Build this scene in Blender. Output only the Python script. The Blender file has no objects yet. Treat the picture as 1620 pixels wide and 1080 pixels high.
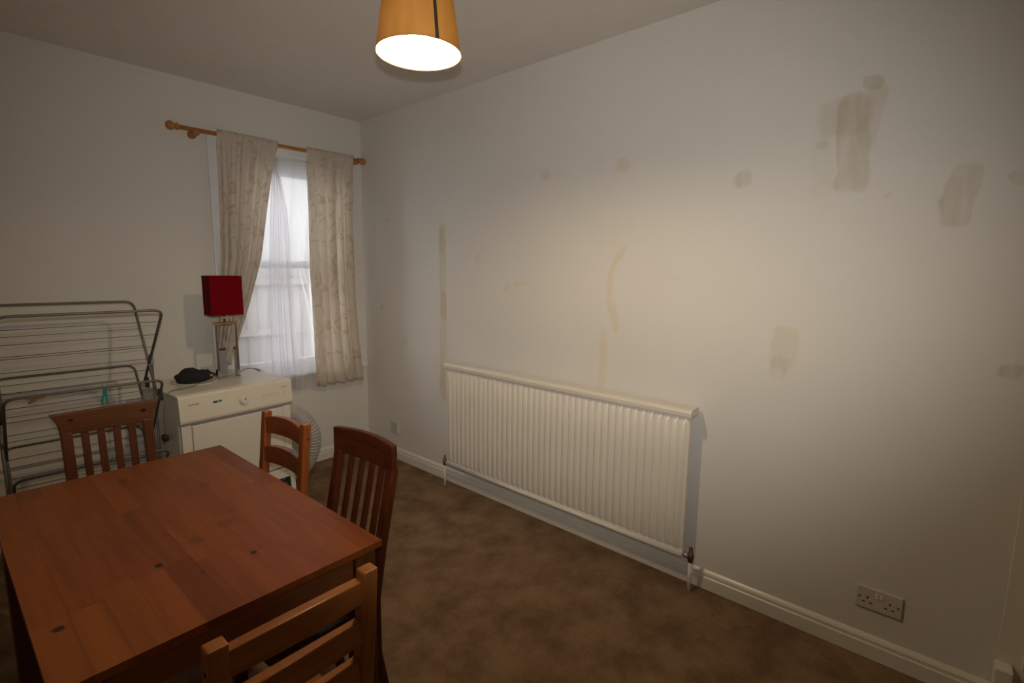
import bpy, bmesh, math, random
from mathutils import Vector, Matrix
random.seed(7)
S = bpy.context.scene
C = S.collection
PI = math.pi

# ------------------------------------------------------------------ camera
f_px, yaw, pit, rol, CAMH = 796.2, 0.8473, 0.1398, 0.0108, 1.492
F = Vector((math.sin(yaw)*math.cos(pit), math.cos(yaw)*math.cos(pit), -math.sin(pit)))
R0 = Vector((math.cos(yaw), -math.sin(yaw), 0)); U0 = R0.cross(F)
R = R0*math.cos(rol)+U0*math.sin(rol); U = -R0*math.sin(rol)+U0*math.cos(rol)
cd = bpy.data.cameras.new('camera'); cam = bpy.data.objects.new('camera', cd); C.objects.link(cam)
cd.sensor_width = 36; cd.lens = f_px/1620*36; cd.clip_start = 0.02
M = Matrix((R, U, -F)).transposed().to_4x4(); M.translation = Vector((0, 0, CAMH))
cam.matrix_world = M
S.camera = cam

# ------------------------------------------------------------------ world, lights, exposure
S.view_settings.view_transform = 'Standard'; S.view_settings.look = 'None'
S.view_settings.gamma = 1; S.view_settings.use_curve_mapping = False
S.view_settings.exposure = 0.0
S.cycles.use_denoising = True
S.cycles.max_bounces = 8; S.cycles.diffuse_bounces = 5; S.cycles.transparent_max_bounces = 16
S.cycles.sample_clamp_indirect = 4
W = bpy.data.worlds.new('overcast_sky'); S.world = W; W.use_nodes = True
bg = W.node_tree.nodes['Background']; bg.inputs[0].default_value = (0.98, 0.98, 1.0, 1); bg.inputs[1].default_value = 8.6

# the camera's own pop-up flash, just above the lens
FLASH_W = 97; FLASH_COL = (1.0, 0.95, 0.87)
fl = bpy.data.lights.new('camera_flash', 'SPOT'); fl.energy = FLASH_W; fl.color = FLASH_COL
fl.spot_size = math.radians(88); fl.spot_blend = 1.0; fl.shadow_soft_size = 0.012
flo = bpy.data.objects.new('camera_flash', fl); C.objects.link(flo)
Mf = M.copy(); Mf.translation = Vector((0, 0, CAMH)) + U*0.075
flo.matrix_world = Mf @ Matrix.Rotation(math.radians(9), 4, 'X') @ Matrix.Diagonal((1.45, 1.0, 1.0, 1.0))
BULB = 770.0; BULB_COL = (1.0, 0.77, 0.47)

# ------------------------------------------------------------------ material helpers
def nt(name):
    m = bpy.data.materials.new(name); m.use_nodes = True
    t = m.node_tree; b = t.nodes['Principled BSDF']; return m, t, b
def N(t, typ, **kw):
    n = t.nodes.new(typ)
    for k, v in kw.items():
        if k[0] == 'i' and k[1:].isdigit(): n.inputs[int(k[1:])].default_value = v
        else: setattr(n, k, v)
    return n
def mat(name, col, rough=0.5, metal=0.0, bump=0.0, bscale=200, var=0.04, spec=0.5, coat=0):
    m, t, b = nt(name)
    tc = N(t, 'ShaderNodeTexCoord'); no = N(t, 'ShaderNodeTexNoise'); no.inputs['Scale'].default_value = 9; no.inputs['Detail'].default_value = 4
    t.links.new(tc.outputs['Object'], no.inputs['Vector'])
    r = N(t, 'ShaderNodeValToRGB'); r.color_ramp.elements[0].position = .3; r.color_ramp.elements[1].position = .7
    r.color_ramp.elements[0].color = tuple(c*(1-var) for c in col)+(1,); r.color_ramp.elements[1].color = tuple(min(1, c*(1+var)) for c in col)+(1,)
    t.links.new(no.outputs['Fac'], r.inputs['Fac']); t.links.new(r.outputs['Color'], b.inputs['Base Color'])
    b.inputs['Roughness'].default_value = rough; b.inputs['Metallic'].default_value = metal
    b.inputs['Specular IOR Level'].default_value = spec; b.inputs['Coat Weight'].default_value = coat
    if bump:
        n2 = N(t, 'ShaderNodeTexNoise'); n2.inputs['Scale'].default_value = bscale; n2.inputs['Detail'].default_value = 3
        t.links.new(tc.outputs['Object'], n2.inputs['Vector'])
        bp = N(t, 'ShaderNodeBump'); bp.inputs['Strength'].default_value = bump; bp.inputs['Distance'].default_value = .002
        t.links.new(n2.outputs['Fac'], bp.inputs['Height']); t.links.new(bp.outputs['Normal'], b.inputs['Normal'])
    return m
def wood(name, dark, light, axis=1, rough=.35, use_objcol=False, knots=(), spec=.3):
    """lengthwise-grained timber; axis = grain direction in object space"""
    m, t, b = nt(name)
    tc = N(t, 'ShaderNodeTexCoord'); mp = N(t, 'ShaderNodeMapping')
    sc = [26, 26, 26]; sc[axis] = 1.6; mp.inputs['Scale'].default_value = sc
    oi = N(t, 'ShaderNodeObjectInfo'); ad = N(t, 'ShaderNodeVectorMath', operation='ADD')
    mu = N(t, 'ShaderNodeVectorMath', operation='SCALE'); mu.inputs['Scale'].default_value = 17.0
    cx = N(t, 'ShaderNodeCombineXYZ')
    for i in range(3): t.links.new(oi.outputs['Random'], cx.inputs[i])
    t.links.new(cx.outputs[0], mu.inputs[0]); t.links.new(mu.outputs[0], ad.inputs[1])
    t.links.new(tc.outputs['Object'], ad.inputs[0]); t.links.new(ad.outputs[0], mp.inputs['Vector'])
    n1 = N(t, 'ShaderNodeTexNoise'); n1.inputs['Scale'].default_value = 1.0; n1.inputs['Detail'].default_value = 6; n1.inputs['Distortion'].default_value = .6
    n2 = N(t, 'ShaderNodeTexNoise'); n2.inputs['Scale'].default_value = 4.0; n2.inputs['Detail'].default_value = 3
    t.links.new(mp.outputs[0], n1.inputs['Vector']); t.links.new(mp.outputs[0], n2.inputs['Vector'])
    r = N(t, 'ShaderNodeValToRGB'); r.color_ramp.elements[0].position = .32; r.color_ramp.elements[1].position = .68
    r.color_ramp.elements[0].color = dark+(1,); r.color_ramp.elements[1].color = light+(1,)
    ml = N(t, 'ShaderNodeMath', operation='MULTIPLY_ADD'); ml.inputs[1].default_value = .35
    t.links.new(n2.outputs['Fac'], ml.inputs[0])
    m7 = N(t, 'ShaderNodeMath', operation='MULTIPLY'); m7.inputs[1].default_value = .66
    t.links.new(n1.outputs['Fac'], m7.inputs[0]); t.links.new(m7.outputs[0], ml.inputs[2]); t.links.new(ml.outputs[0], r.inputs['Fac'])
    out = r.outputs['Color']
    if use_objcol:
        mx = N(t, 'ShaderNodeMixRGB', blend_type='MULTIPLY'); mx.inputs[0].default_value = 1
        t.links.new(out, mx.inputs[1]); t.links.new(oi.outputs['Color'], mx.inputs[2]); out = mx.outputs[0]
    for (kx, ky, kz, rx, ry, rz, st) in knots:
        s = N(t, 'ShaderNodeVectorMath', operation='SUBTRACT'); s.inputs[1].default_value = (kx, ky, kz)
        d = N(t, 'ShaderNodeVectorMath', operation='DIVIDE'); d.inputs[1].default_value = (rx, ry, rz)
        l = N(t, 'ShaderNodeVectorMath', operation='LENGTH'); mr = N(t, 'ShaderNodeMapRange', interpolation_type='SMOOTHSTEP')
        mr.inputs[1].default_value = .55; mr.inputs[2].default_value = 1.1; mr.inputs[3].default_value = st; mr.inputs[4].default_value = 0
        t.links.new(tc.outputs['Object'], s.inputs[0]); t.links.new(s.outputs[0], d.inputs[0]); t.links.new(d.outputs[0], l.inputs[0]); t.links.new(l.outputs['Value'], mr.inputs[0])
        mx = N(t, 'ShaderNodeMixRGB'); mx.inputs[2].default_value = (dark[0]*.13, dark[1]*.13, dark[2]*.13, 1)
        t.links.new(mr.outputs[0], mx.inputs[0]); t.links.new(out, mx.inputs[1]); out = mx.outputs[0]
    t.links.new(out, b.inputs['Base Color']); b.inputs['Roughness'].default_value = rough; b.inputs['Specular IOR Level'].default_value = spec
    bp = N(t, 'ShaderNodeBump'); bp.inputs['Strength'].default_value = .12; bp.inputs['Distance'].default_value = .001
    t.links.new(n1.outputs['Fac'], bp.inputs['Height']); t.links.new(bp.outputs['Normal'], b.inputs['Normal'])
    return m

# ------------------------------------------------------------------ mesh helpers
def box(bm, x0, x1, y0, y1, z0, z1, mtx=None):
    vs = [bm.verts.new((x, y, z)) for x in (x0, x1) for y in (y0, y1) for z in (z0, z1)]
    if mtx is not None:
        for v in vs: v.co = mtx @ v.co
    for f in ((0, 1, 3, 2), (4, 6, 7, 5), (0, 4, 5, 1), (2, 3, 7, 6), (0, 2, 6, 4), (1, 5, 7, 3)):
        bm.faces.new([vs[i] for i in f])
    return vs
def tube(bm, pts, r, n=10, cap=True, closed=False):
    pts = [Vector(p) for p in pts]; rings = []; L = len(pts)
    prev = None
    for i, p in enumerate(pts):
        if closed: d = pts[(i+1) % L]-pts[i-1]
        else: d = (pts[min(i+1, L-1)]-pts[max(i-1, 0)])
        d.normalize()
        if prev is None:
            a = Vector((0, 0, 1)) if abs(d.z) < .9 else Vector((1, 0, 0))
            u = d.cross(a).normalized()
        else:
            u = (prev-d*prev.dot(d)).normalized()
        prev = u; w = d.cross(u)
        rr = r[i] if isinstance(r, (list, tuple)) else r
        rings.append([bm.verts.new(p+(u*math.cos(2*PI*k/n)+w*math.sin(2*PI*k/n))*rr) for k in range(n)])
    m = L if closed else L-1
    for i in range(m):
        A, B = rings[i], rings[(i+1) % L]
        for k in range(n):
            f = bm.faces.new((A[k], A[(k+1) % n], B[(k+1) % n], B[k])); f.smooth = True
    if cap and not closed:
        bm.faces.new(rings[0][::-1]); bm.faces.new(rings[-1])
def lathe(bm, prof, n=32, c=(0, 0, 0), mtx=None, capb=True, capt=True):
    rings = []
    for r, z in prof:
        rings.append([bm.verts.new(Vector((c[0]+r*math.cos(2*PI*k/n), c[1]+r*math.sin(2*PI*k/n), c[2]+z))) for k in range(n)])
    if mtx is not None:
        for rg in rings:
            for v in rg: v.co = mtx @ v.co
    for A, B in zip(rings, rings[1:]):
        for k in range(n):
            f = bm.faces.new((A[k], A[(k+1) % n], B[(k+1) % n], B[k])); f.smooth = True
    if capb: bm.faces.new(rings[0][::-1])
    if capt: bm.faces.new(rings[-1])
def prism(bm, poly, a0, a1, axis=1, mtx=None):
    """poly = 2-D outline in the other two axes, extruded from a0 to a1 along axis"""
    def P(u, v, a):
        q = [0, 0, 0]; q[axis] = a; o = [i for i in range(3) if i != axis]; q[o[0]] = u; q[o[1]] = v; return Vector(q)
    A = [bm.verts.new(P(u, v, a0)) for u, v in poly]; B = [bm.verts.new(P(u, v, a1)) for u, v in poly]
    if mtx is not None:
        for v in A+B: v.co = mtx @ v.co
    bm.faces.new(A); bm.faces.new(B[::-1])
    for i in range(len(A)):
        j = (i+1) % len(A); bm.faces.new((A[j], A[i], B[i], B[j]))
def grid(bm, fn, nu, nv, smooth=True):
    vs = [[bm.verts.new(fn(i/nu, j/nv)) for j in range(nv+1)] for i in range(nu+1)]
    for i in range(nu):
        for j in range(nv):
            f = bm.faces.new((vs[i][j], vs[i+1][j], vs[i+1][j+1], vs[i][j+1])); f.smooth = smooth
    return vs
def bend(pts, rad, n=5):
    """round the corners of a polyline"""
    pts = [Vector(p) for p in pts]; out = [pts[0]]
    for a, b, c in zip(pts, pts[1:], pts[2:]):
        r = min(rad, (a-b).length*.45, (c-b).length*.45)
        p, q = b+(a-b).normalized()*r, b+(c-b).normalized()*r
        for i in range(n+1):
            s = i/n; out.append(p*(1-s)**2+b*2*s*(1-s)+q*s*s)
    out.append(pts[-1]); return out
def obj(name, bm, m, parent=None, bevel=0, kind=None, label=None, solid=0):
    me = bpy.data.meshes.new(name); bmesh.ops.recalc_face_normals(bm, faces=bm.faces) if not solid else None
    bm.to_mesh(me); bm.free(); o = bpy.data.objects.new(name, me); C.objects.link(o)
    for mm in (m if isinstance(m, (list, tuple)) else [m]): me.materials.append(mm)
    if parent: o.parent = parent
    if solid:
        s = o.modifiers.new('thickness', 'SOLIDIFY'); s.thickness = solid; s.offset = 0
    if bevel:
        bv = o.modifiers.new('bevel', 'BEVEL'); bv.width = bevel; bv.segments = 2; bv.limit_method = 'ANGLE'; bv.angle_limit = math.radians(35)
        bv.harden_normals = False
    if kind: o['kind'] = kind
    if label: o['label'] = label
    return o
def tag(o, label, cat, group=None):
    o['label'] = label; o['category'] = cat
    if group: o['group'] = group
    return o
def thing(name, label, cat, loc=(0, 0, 0), rz=0, group=None):
    o = bpy.data.objects.new(name, None); C.objects.link(o); o.location = loc; o.rotation_euler = (0, 0, rz)
    o.empty_display_size = .1
    return tag(o, label, cat, group)
def NB(): return bmesh.new()

# ------------------------------------------------------------------ materials
X0, Y0, H = 2.293, 3.637, 2.626
XL, YR = -1.25, -1.7
WALLC = (0.70, 0.675, 0.635)
def wall_material(name, stains=()):
    m, t, b = nt(name)
    tc = N(t, 'ShaderNodeTexCoord')
    n1 = N(t, 'ShaderNodeTexNoise'); n1.inputs['Scale'].default_value = 1.3; n1.inputs['Detail'].default_value = 5
    t.links.new(tc.outputs['Object'], n1.inputs['Vector'])
    r = N(t, 'ShaderNodeValToRGB'); r.color_ramp.elements[0].position = .3; r.color_ramp.elements[1].position = .7
    r.color_ramp.elements[0].color = tuple(c*.975 for c in WALLC)+(1,); r.color_ramp.elements[1].color = tuple(c*1.02 for c in WALLC)+(1,)
    t.links.new(n1.outputs['Fac'], r.inputs['Fac']); out = r.outputs['Color']
    if stains:
        nd = N(t, 'ShaderNodeTexNoise'); nd.inputs['Scale'].default_value = 14; nd.inputs['Detail'].default_value = 4
        t.links.new(tc.outputs['Object'], nd.inputs['Vector'])
        sb = N(t, 'ShaderNodeVectorMath', operation='SUBTRACT'); sb.inputs[1].default_value = (.5, .5, .5)
        t.links.new(nd.outputs['Color'], sb.inputs[0])
        sc = N(t, 'ShaderNodeVectorMath', operation='SCALE'); sc.inputs['Scale'].default_value = .045
        t.links.new(sb.outputs[0], sc.inputs[0])
        ad = N(t, 'ShaderNodeVectorMath', operation='ADD'); t.links.new(tc.outputs['Object'], ad.inputs[0]); t.links.new(sc.outputs[0], ad.inputs[1])
        ns = N(t, 'ShaderNodeTexNoise'); ns.inputs['Scale'].default_value = 1; ns.inputs['Detail'].default_value = 6; mps = N(t, 'ShaderNodeMapping'); mps.inputs['Scale'].default_value = (30, 34, 7)
        t.links.new(tc.outputs['Object'], mps.inputs['Vector']); t.links.new(mps.outputs[0], ns.inputs['Vector'])
        mr0 = N(t, 'ShaderNodeMapRange'); mr0.inputs[1].default_value = .3; mr0.inputs[2].default_value = .65; mr0.inputs[3].default_value = .45; mr0.inputs[4].default_value = 1
        t.links.new(ns.outputs['Fac'], mr0.inputs[0])
        for (y, z, hy, hz, ang, st, pw, tint) in stains:
            s = N(t, 'ShaderNodeVectorMath', operation='SUBTRACT'); s.inputs[1].default_value = (X0, y, z)
            t.links.new(ad.outputs[0], s.inputs[0])
            ro = N(t, 'ShaderNodeVectorRotate', rotation_type='X_AXIS'); ro.inputs['Angle'].default_value = math.radians(ang)
            t.links.new(s.outputs[0], ro.inputs['Vector'])
            d = N(t, 'ShaderNodeVectorMath', operation='MULTIPLY'); d.inputs[1].default_value = (0, 1/hy, 1/hz); t.links.new(ro.outputs[0], d.inputs[0])
            sx = N(t, 'ShaderNodeSeparateXYZ'); t.links.new(d.outputs[0], sx.inputs[0])
            ps = []
            for k in (1, 2):
                a = N(t, 'ShaderNodeMath', operation='ABSOLUTE'); t.links.new(sx.outputs[k], a.inputs[0])
                p = N(t, 'ShaderNodeMath', operation='POWER'); p.inputs[1].default_value = pw; t.links.new(a.outputs[0], p.inputs[0]); ps.append(p)
            sm = N(t, 'ShaderNodeMath', operation='ADD'); t.links.new(ps[0].outputs[0], sm.inputs[0]); t.links.new(ps[1].outputs[0], sm.inputs[1])
            mr = N(t, 'ShaderNodeMapRange', interpolation_type='SMOOTHSTEP'); mr.inputs[1].default_value = .35; mr.inputs[2].default_value = 1.35; mr.inputs[3].default_value = min(1, st*1.12); mr.inputs[4].default_value = 0
            t.links.new(sm.outputs[0], mr.inputs[0])
            mm = N(t, 'ShaderNodeMath', operation='MULTIPLY'); t.links.new(mr.outputs[0], mm.inputs[0]); t.links.new(mr0.outputs[0], mm.inputs[1])
            mx = N(t, 'ShaderNodeMixRGB', blend_type='MULTIPLY'); mx.inputs[2].default_value = tint+(1,)
            t.links.new(mm.outputs[0], mx.inputs[0]); t.links.new(out, mx.inputs[1]); out = mx.outputs[0]
    t.links.new(out, b.inputs['Base Color']); b.inputs['Roughness'].default_value = .62; b.inputs['Specular IOR Level'].default_value = .3
    n2 = N(t, 'ShaderNodeTexNoise'); n2.inputs['Scale'].default_value = 60; n2.inputs['Detail'].default_value = 5
    t.links.new(tc.outputs['Object'], n2.inputs['Vector'])
    bp = N(t, 'ShaderNodeBump'); bp.inputs['Strength'].default_value = .12; bp.inputs['Distance'].default_value = .002
    t.links.new(n2.outputs['Fac'], bp.inputs['Height']); t.links.new(bp.outputs['Normal'], b.inputs['Normal'])
    return m
BR = (.80, .72, .60); TN = (.90, .84, .72); YL = (.95, .88, .70); GR = (.82, .77, .66)
STAINS = [  # y, z, half y, half z, angle, strength, power, tint
    (.350, 1.970, .055, .175, 4, .62, 6, BR), (.385, 2.075, .095, .075, 0, .45, 3, BR), (.448, 1.93, .035, .10, 8, .25, 2.5, TN),
    (.300, 2.06, .035, .11, -6, .5, 4, GR), (.305, 2.178, .030, .028, 0, .7, 3, BR), (.452, 1.985, .022, .018, 0, .45, 2, BR),
    (.430, 1.82, .06, .03, 12, .2, 2.5, TN),
    (.030, 1.755, .042, .105, -6, .6, 6, GR), (.052, 1.73, .03, .085, -6, .25, 4, BR),
    (.523, 1.180, .052, .095, -6, .5, 5, TN), (.532, 1.10, .04, .05, -10, .4, 3, GR),
    (-.152, 1.180, .035, .028, 0, .75, 2.5, GR),
    (2.668, 1.18, .034, .63, 0, .8, 8, TN), (2.662, 1.245, .036, .095, 0, .9, 4, TN), (2.672, 1.69, .030, .10, 3, .7, 4, TN), (2.680, .70, .032, .12, 0, .8, 4, TN),
    (1.315, 1.555, .016, .085, -32, .7, 4, YL), (1.355, 1.43, .018, .075, 4, .65, 4, YL), (1.330, 1.27, .022, .095, 17, .65, 4, YL),
    (1.385, 1.03, .026, .165, 0, .6, 5, YL),
    (2.075, 1.390, .042, .013, 22, .65, 3, YL), (1.965, 1.416, .055, .011, 4, .6, 3, YL),
    (1.79, 2.02, .035, .035, 0, .6, 2.5, TN), (1.308, 2.011, .045, .032, 0, .6, 3, TN), (.734, 1.884, .034, .036, 20, .7, 3, GR),
    (2.33, 1.573, .026, .035, 0, .6, 2.5, TN), (3.305, 1.866, .03, .018, 0, .6, 2.5, TN), (3.40, 1.20, .022, .03, 0, .7, 2.5, GR), (3.10, .965, .025, .03, 0, .5, 2.5, TN),
    (.227, 1.772, .016, .011, 30, .6, 2, GR), (-.110, 1.80, .03, .03, 0, .5, 2.5, GR), (1.0, 1.47, .10, .004, 3, .25, 2, GR),
]
m_wallR = wall_material('wall_paint_patched', STAINS)
m_wall = wall_material('wall_paint')
m_ceil = mat('ceiling_paint', (.76, .72, .66), .8, bump=.1, bscale=80, var=.02)
m_gloss = mat('white_gloss_paint', (.72, .69, .62), .3, var=.02)
m_gloss2 = mat('white_window_paint', (.80, .81, .84), .3, var=.02)
m_rad = mat('radiator_enamel', (.74, .69, .61), .32, var=.015)
m_pipe = mat('painted_pipe', (.72, .69, .63), .4)
m_brass = mat('tarnished_brass', (.16, .11, .06), .4, metal=.8, var=.3)
m_chrome = mat('chrome', (.75, .74, .72), .12, metal=1)
m_steel = mat('grey_coated_steel', (.13, .125, .112), .42, metal=.25, var=.1)
m_wire = mat('grey_wire', (.13, .115, .10), .5, metal=.3)
m_black = mat('black_plastic', (.012, .012, .013), .5)
m_whitepl = mat('white_plastic', (.72, .70, .66), .35)
m_socket = mat('socket_plastic', (.60, .56, .52), .35)
m_plate = mat('blanking_plate_plastic', (.52, .50, .48), .4)
m_hole = mat('socket_hole', (.02, .012, .01), .7)
m_dry = mat('dryer_enamel', (.70, .655, .57), .3, var=.015)
m_drypan = mat('dryer_panel_plastic', (.72, .665, .56), .33, var=.015)
m_gap = mat('dryer_shadow_gap', (.33, .32, .33), .6)
m_red = mat('red_lampshade_fabric', (.15, .0012, .006), .95, bump=.3, bscale=500, var=.08, spec=.1)
m_goldrefl = mat('gold_reflection_metal', (.60, .40, .14), .3, metal=1)  # yellow-gold reflection on the table lamp's top bar, put into its base colour
m_cloth = mat('black_cloth', (.012, .010, .011), .9, bump=.6, bscale=60)
m_yellow = mat('yellow_label', (.65, .42, .03), .6)
m_grey = mat('grey_plastic', (.22, .22, .25), .5)
m_cable = mat('grey_cable', (.16, .15, .15), .5)
m_cablew = mat('white_cable', (.66, .62, .55), .5)
m_teal = mat('teal_plastic', (.02, .22, .25), .4)
m_peg = mat('wooden_peg', (.20, .10, .035), .6)
m_hose = mat('vent_hose_plastic', (.42, .39, .37), .6)
m_pole = wood('varnished_pine_pole', (.33, .13, .035), (.50, .22, .065), 0, .35)

def carpet():
    m, t, b = nt('brown_carpet'); tc = N(t, 'ShaderNodeTexCoord')
    n1 = N(t, 'ShaderNodeTexNoise'); n1.inputs['Scale'].default_value = 5.5; n1.inputs['Detail'].default_value = 8; n1.inputs['Roughness'].default_value = .65
    n2 = N(t, 'ShaderNodeTexNoise'); n2.inputs['Scale'].default_value = 220; n2.inputs['Detail'].default_value = 4; n2.inputs['Roughness'].default_value = .7
    t.links.new(tc.outputs['Object'], n1.inputs['Vector']); t.links.new(tc.outputs['Object'], n2.inputs['Vector'])
    r = N(t, 'ShaderNodeValToRGB'); e = r.color_ramp.elements
    e[0].position = .36; e[0].color = (.180, .106, .060, 1); e[1].position = .62; e[1].color = (.295, .192, .110, 1)
    t.links.new(n1.outputs['Fac'], r.inputs['Fac'])
    r2 = N(t, 'ShaderNodeValToRGB'); e = r2.color_ramp.elements; e[0].position = .3; e[0].color = (.5, .5, .5, 1); e[1].position = .7; e[1].color = (1.4, 1.4, 1.4, 1)
    t.links.new(n2.outputs['Fac'], r2.inputs['Fac'])
    mx = N(t, 'ShaderNodeMixRGB', blend_type='MULTIPLY'); mx.inputs[0].default_value = 1
    t.links.new(r.outputs[0], mx.inputs[1]); t.links.new(r2.outputs[0], mx.inputs[2]); t.links.new(mx.outputs[0], b.inputs['Base Color'])
    b.inputs['Roughness'].default_value = .95; b.inputs['Specular IOR Level'].default_value = .1
    bp = N(t, 'ShaderNodeBump'); bp.inputs['Strength'].default_value = .8; bp.inputs['Distance'].default_value = .006
    t.links.new(n2.outputs['Fac'], bp.inputs['Height']); t.links.new(bp.outputs['Normal'], b.inputs['Normal'])
    return m
m_carpet = carpet()

# ================================================================== SETTING
def struct(name, bm, m, parent=None, bevel=0):
    o = obj(name, bm, m, parent, bevel)
    if parent is None: o['kind'] = 'structure'
    return o
bm = NB(); box(bm, XL-.1, X0+.1, YR-.1, Y0+.3, -.08, 0); struct('floor', bm, m_carpet)
bm = NB(); box(bm, XL-.1, X0+.1, YR-.1, Y0+.3, H, H+.08); struct('ceiling', bm, m_ceil)
bm = NB(); box(bm, X0, X0+.1, YR, Y0+.3, 0, H); struct('wall_right', bm, m_wallR)
bm = NB(); box(bm, XL-.1, XL, YR, Y0+.3, 0, H); struct('wall_left', bm, m_wall)
bm = NB(); box(bm, XL, X0, YR-.1, YR, 0, H); struct('wall_near', bm, m_wall)
WX0, WX1, WZ0, WZ1 = 1.255, 2.095, .725, 2.265
bm = NB()
box(bm, XL, WX0, Y0, Y0+.3, 0, H); box(bm, WX1, X0, Y0, Y0+.3, 0, H)
box(bm, WX0, WX1, Y0, Y0+.3, 0, WZ0); box(bm, WX0, WX1, Y0, Y0+.3, WZ1, H)
struct('wall_back', bm, m_wall)

def skirting(name, p0, p1, inward):
    """moulded skirting board from p0 to p1; inward = unit vector into the room"""
    prof = [(0, 0), (.020, 0), (.020, .058), (.0155, .062), (.0155, .076), (.010, .084), (.004, .090), (0, .090)]
    bm = NB(); a, b = Vector(p0), Vector(p1); n = Vector(inward)
    A = [bm.verts.new(a+n*u+Vector((0, 0, v))) for u, v in prof]; B = [bm.verts.new(b+n*u+Vector((0, 0, v))) for u, v in prof]
    bm.faces.new(A); bm.faces.new(B[::-1])
    for i in range(len(A)):
        j = (i+1) % len(A); bm.faces.new((A[j], A[i], B[i], B[j]))
    return struct(name, bm, m_gloss)
skirting('baseboard_right', (X0, -.215, 0), (X0, Y0, 0), (-1, 0, 0))
skirting('baseboard_back', (XL, Y0, 0), (X0-.02, Y0, 0), (0, -1, 0))
skirting('baseboard_left', (XL, YR, 0), (XL, Y0-.02, 0), (1, 0, 0))
# door surround at the near end of the right wall: plinth block and architrave
bm = NB(); box(bm, X0-.003, X0, -.300, -.222, 0, 2.08); box(bm, X0-.014, X0-.003, -.300, -.284, 0, 2.08)
tr = struct('trim_1', bm, m_gloss, None, .001)
bm = NB(); box(bm, X0-.062, X0-.0305, -.262, -.216, 0, .185); box(bm, X0-.0305, X0-.0032, -.262, -.216, 0, .185); obj('plinth_block', bm, m_gloss, tr, .004)

# window
win = bpy.data.objects.new('window_1', None); C.objects.link(win); win['kind'] = 'structure'
YF = Y0+.085; YG = Y0+.115
bm = NB(); box(bm, WX0-.062, WX0, Y0-.018, Y0-.0005, WZ0+.003, WZ1); box(bm, WX0-.062, WX1+.06, Y0-.018, Y0-.0005, WZ1+.0002, WZ1+.058); box(bm, WX1, WX1+.06, Y0-.018, Y0-.0005, WZ0+.003, WZ1)
obj('architrave', bm, m_gloss2, win, .003)
bm = NB()
box(bm, WX0, WX0+.05, YF, YF+.07, WZ0, WZ1); box(bm, WX1-.05, WX1, YF, YF+.07, WZ0, WZ1); box(bm, WX0+.05, WX1-.05, YF, YF+.07, WZ1-.085, WZ1); box(bm, WX0+.05, WX1-.05, YF, YF+.07, WZ0, WZ0+.03)
obj('window_frame', bm, m_gloss2, win, .004)
for z0, z1, yy in ((WZ0+.03, 1.545, YF+.012), (1.49, WZ1-.085, YF+.034)):
    bm = NB(); xa, xb = WX0+.05, WX1-.05
    box(bm, xa, xa+.03, yy, yy+.03, z0, z1); box(bm, xb-.03, xb, yy, yy+.03, z0, z1)
    box(bm, xa+.03, xb-.03, yy, yy+.03, z0, z0+.055); box(bm, xa+.03, xb-.03, yy, yy+.03, z1-.03, z1)
    sash = obj('sash', bm, m_gloss2, win, .003)
    bm = NB(); box(bm, xa+.03, xb-.03, yy+.013, yy+.017, z0+.055, z1-.03)
    gm = bpy.data.materials.get('window_glass')
    if not gm:
        gm, t, b = nt('window_glass'); t.nodes.remove(b)
        tr_ = N(t, 'ShaderNodeBsdfTransparent'); tr_.inputs[0].default_value = (.93, .95, .95, 1); gl = N(t, 'ShaderNodeBsdfGlossy'); gl.inputs['Roughness'].default_value = .02
        fr = N(t, 'ShaderNodeFresnel'); fr.inputs[0].default_value = 1.3; mx = N(t, 'ShaderNodeMixShader')
        t.links.new(fr.outputs[0], mx.inputs[0]); t.links.new(tr_.outputs[0], mx.inputs[1]); t.links.new(gl.outputs[0], mx.inputs[2])
        t.links.new(mx.outputs[0], t.nodes['Material Output'].inputs['Surface'])
    obj('glass_pane', bm, gm, sash)
bm = NB(); box(bm, WX0, WX1, Y0-.02, YF, WZ0-.022, WZ0+.002); box(bm, WX0-.09, X0-.022, Y0-.045, Y0-.0005, WZ0-.022, WZ0+.002)
obj('window_sill', bm, m_gloss2, win, .004)

# ================================================================== outside: fence, yard and house wall
m_fence = wood('weathered_fence_wood', (.105, .092, .084), (.145, .130, .120), 2, .9)
m_yard = mat('paved_yard', (.11, .105, .10), .9, bump=.3, bscale=30)
m_render = mat('cream_render', (.135, .130, .125), .9, bump=.4, bscale=25)
bm = NB(); box(bm, -2.5, 6.5, Y0+.32, Y0+6, -.12, -.04); yd = struct('ground', bm, m_yard)
fence = thing('garden_fence', 'pale vertical board garden fence seen through the window', 'fence', (0, Y0+1.9, -.04))
bm = NB(); box(bm, 0, .112, 0, .018, 0, 1.62); box(bm, .006, .106, -.003, 0, .01, 1.61)
board0 = obj('board', bm, m_fence, fence, .003)
for i in range(34):
    o = board0 if i == 0 else board0.copy()
    if i: C.objects.link(o); o.parent = fence
    o.location = (.9+i*.118, random.uniform(-.004, .004), random.uniform(-.012, .012))
for z in (.35, .82, 1.35):
    bm = NB(); box(bm, .88, 4.95, -.05, -.006, z, z+.07); obj('rail', bm, m_fence, fence, .004)
for i in range(3):
    bm = NB(); box(bm, 1.0+i*1.8, 1.09+i*1.8, .02, .11, 0, 1.7); obj('post', bm, m_fence, fence, .004)
house = thing('neighbouring_house', 'cream rendered house wall beyond the garden fence', 'house', (0, Y0+5.0, -.04))
bm = NB(); box(bm, 1.2, 6.4, 0, .3, 0, 5.2); obj('wall', bm, m_render, house)
bm = NB(); prism(bm, [(-.3, 5.1), (.45, 5.1), (.45, 5.75)], 1.0, 6.6, 0); obj('roof', bm, mat('roof_tiles', (.25, .2, .18), .8, bump=.6, bscale=8), house)
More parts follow.
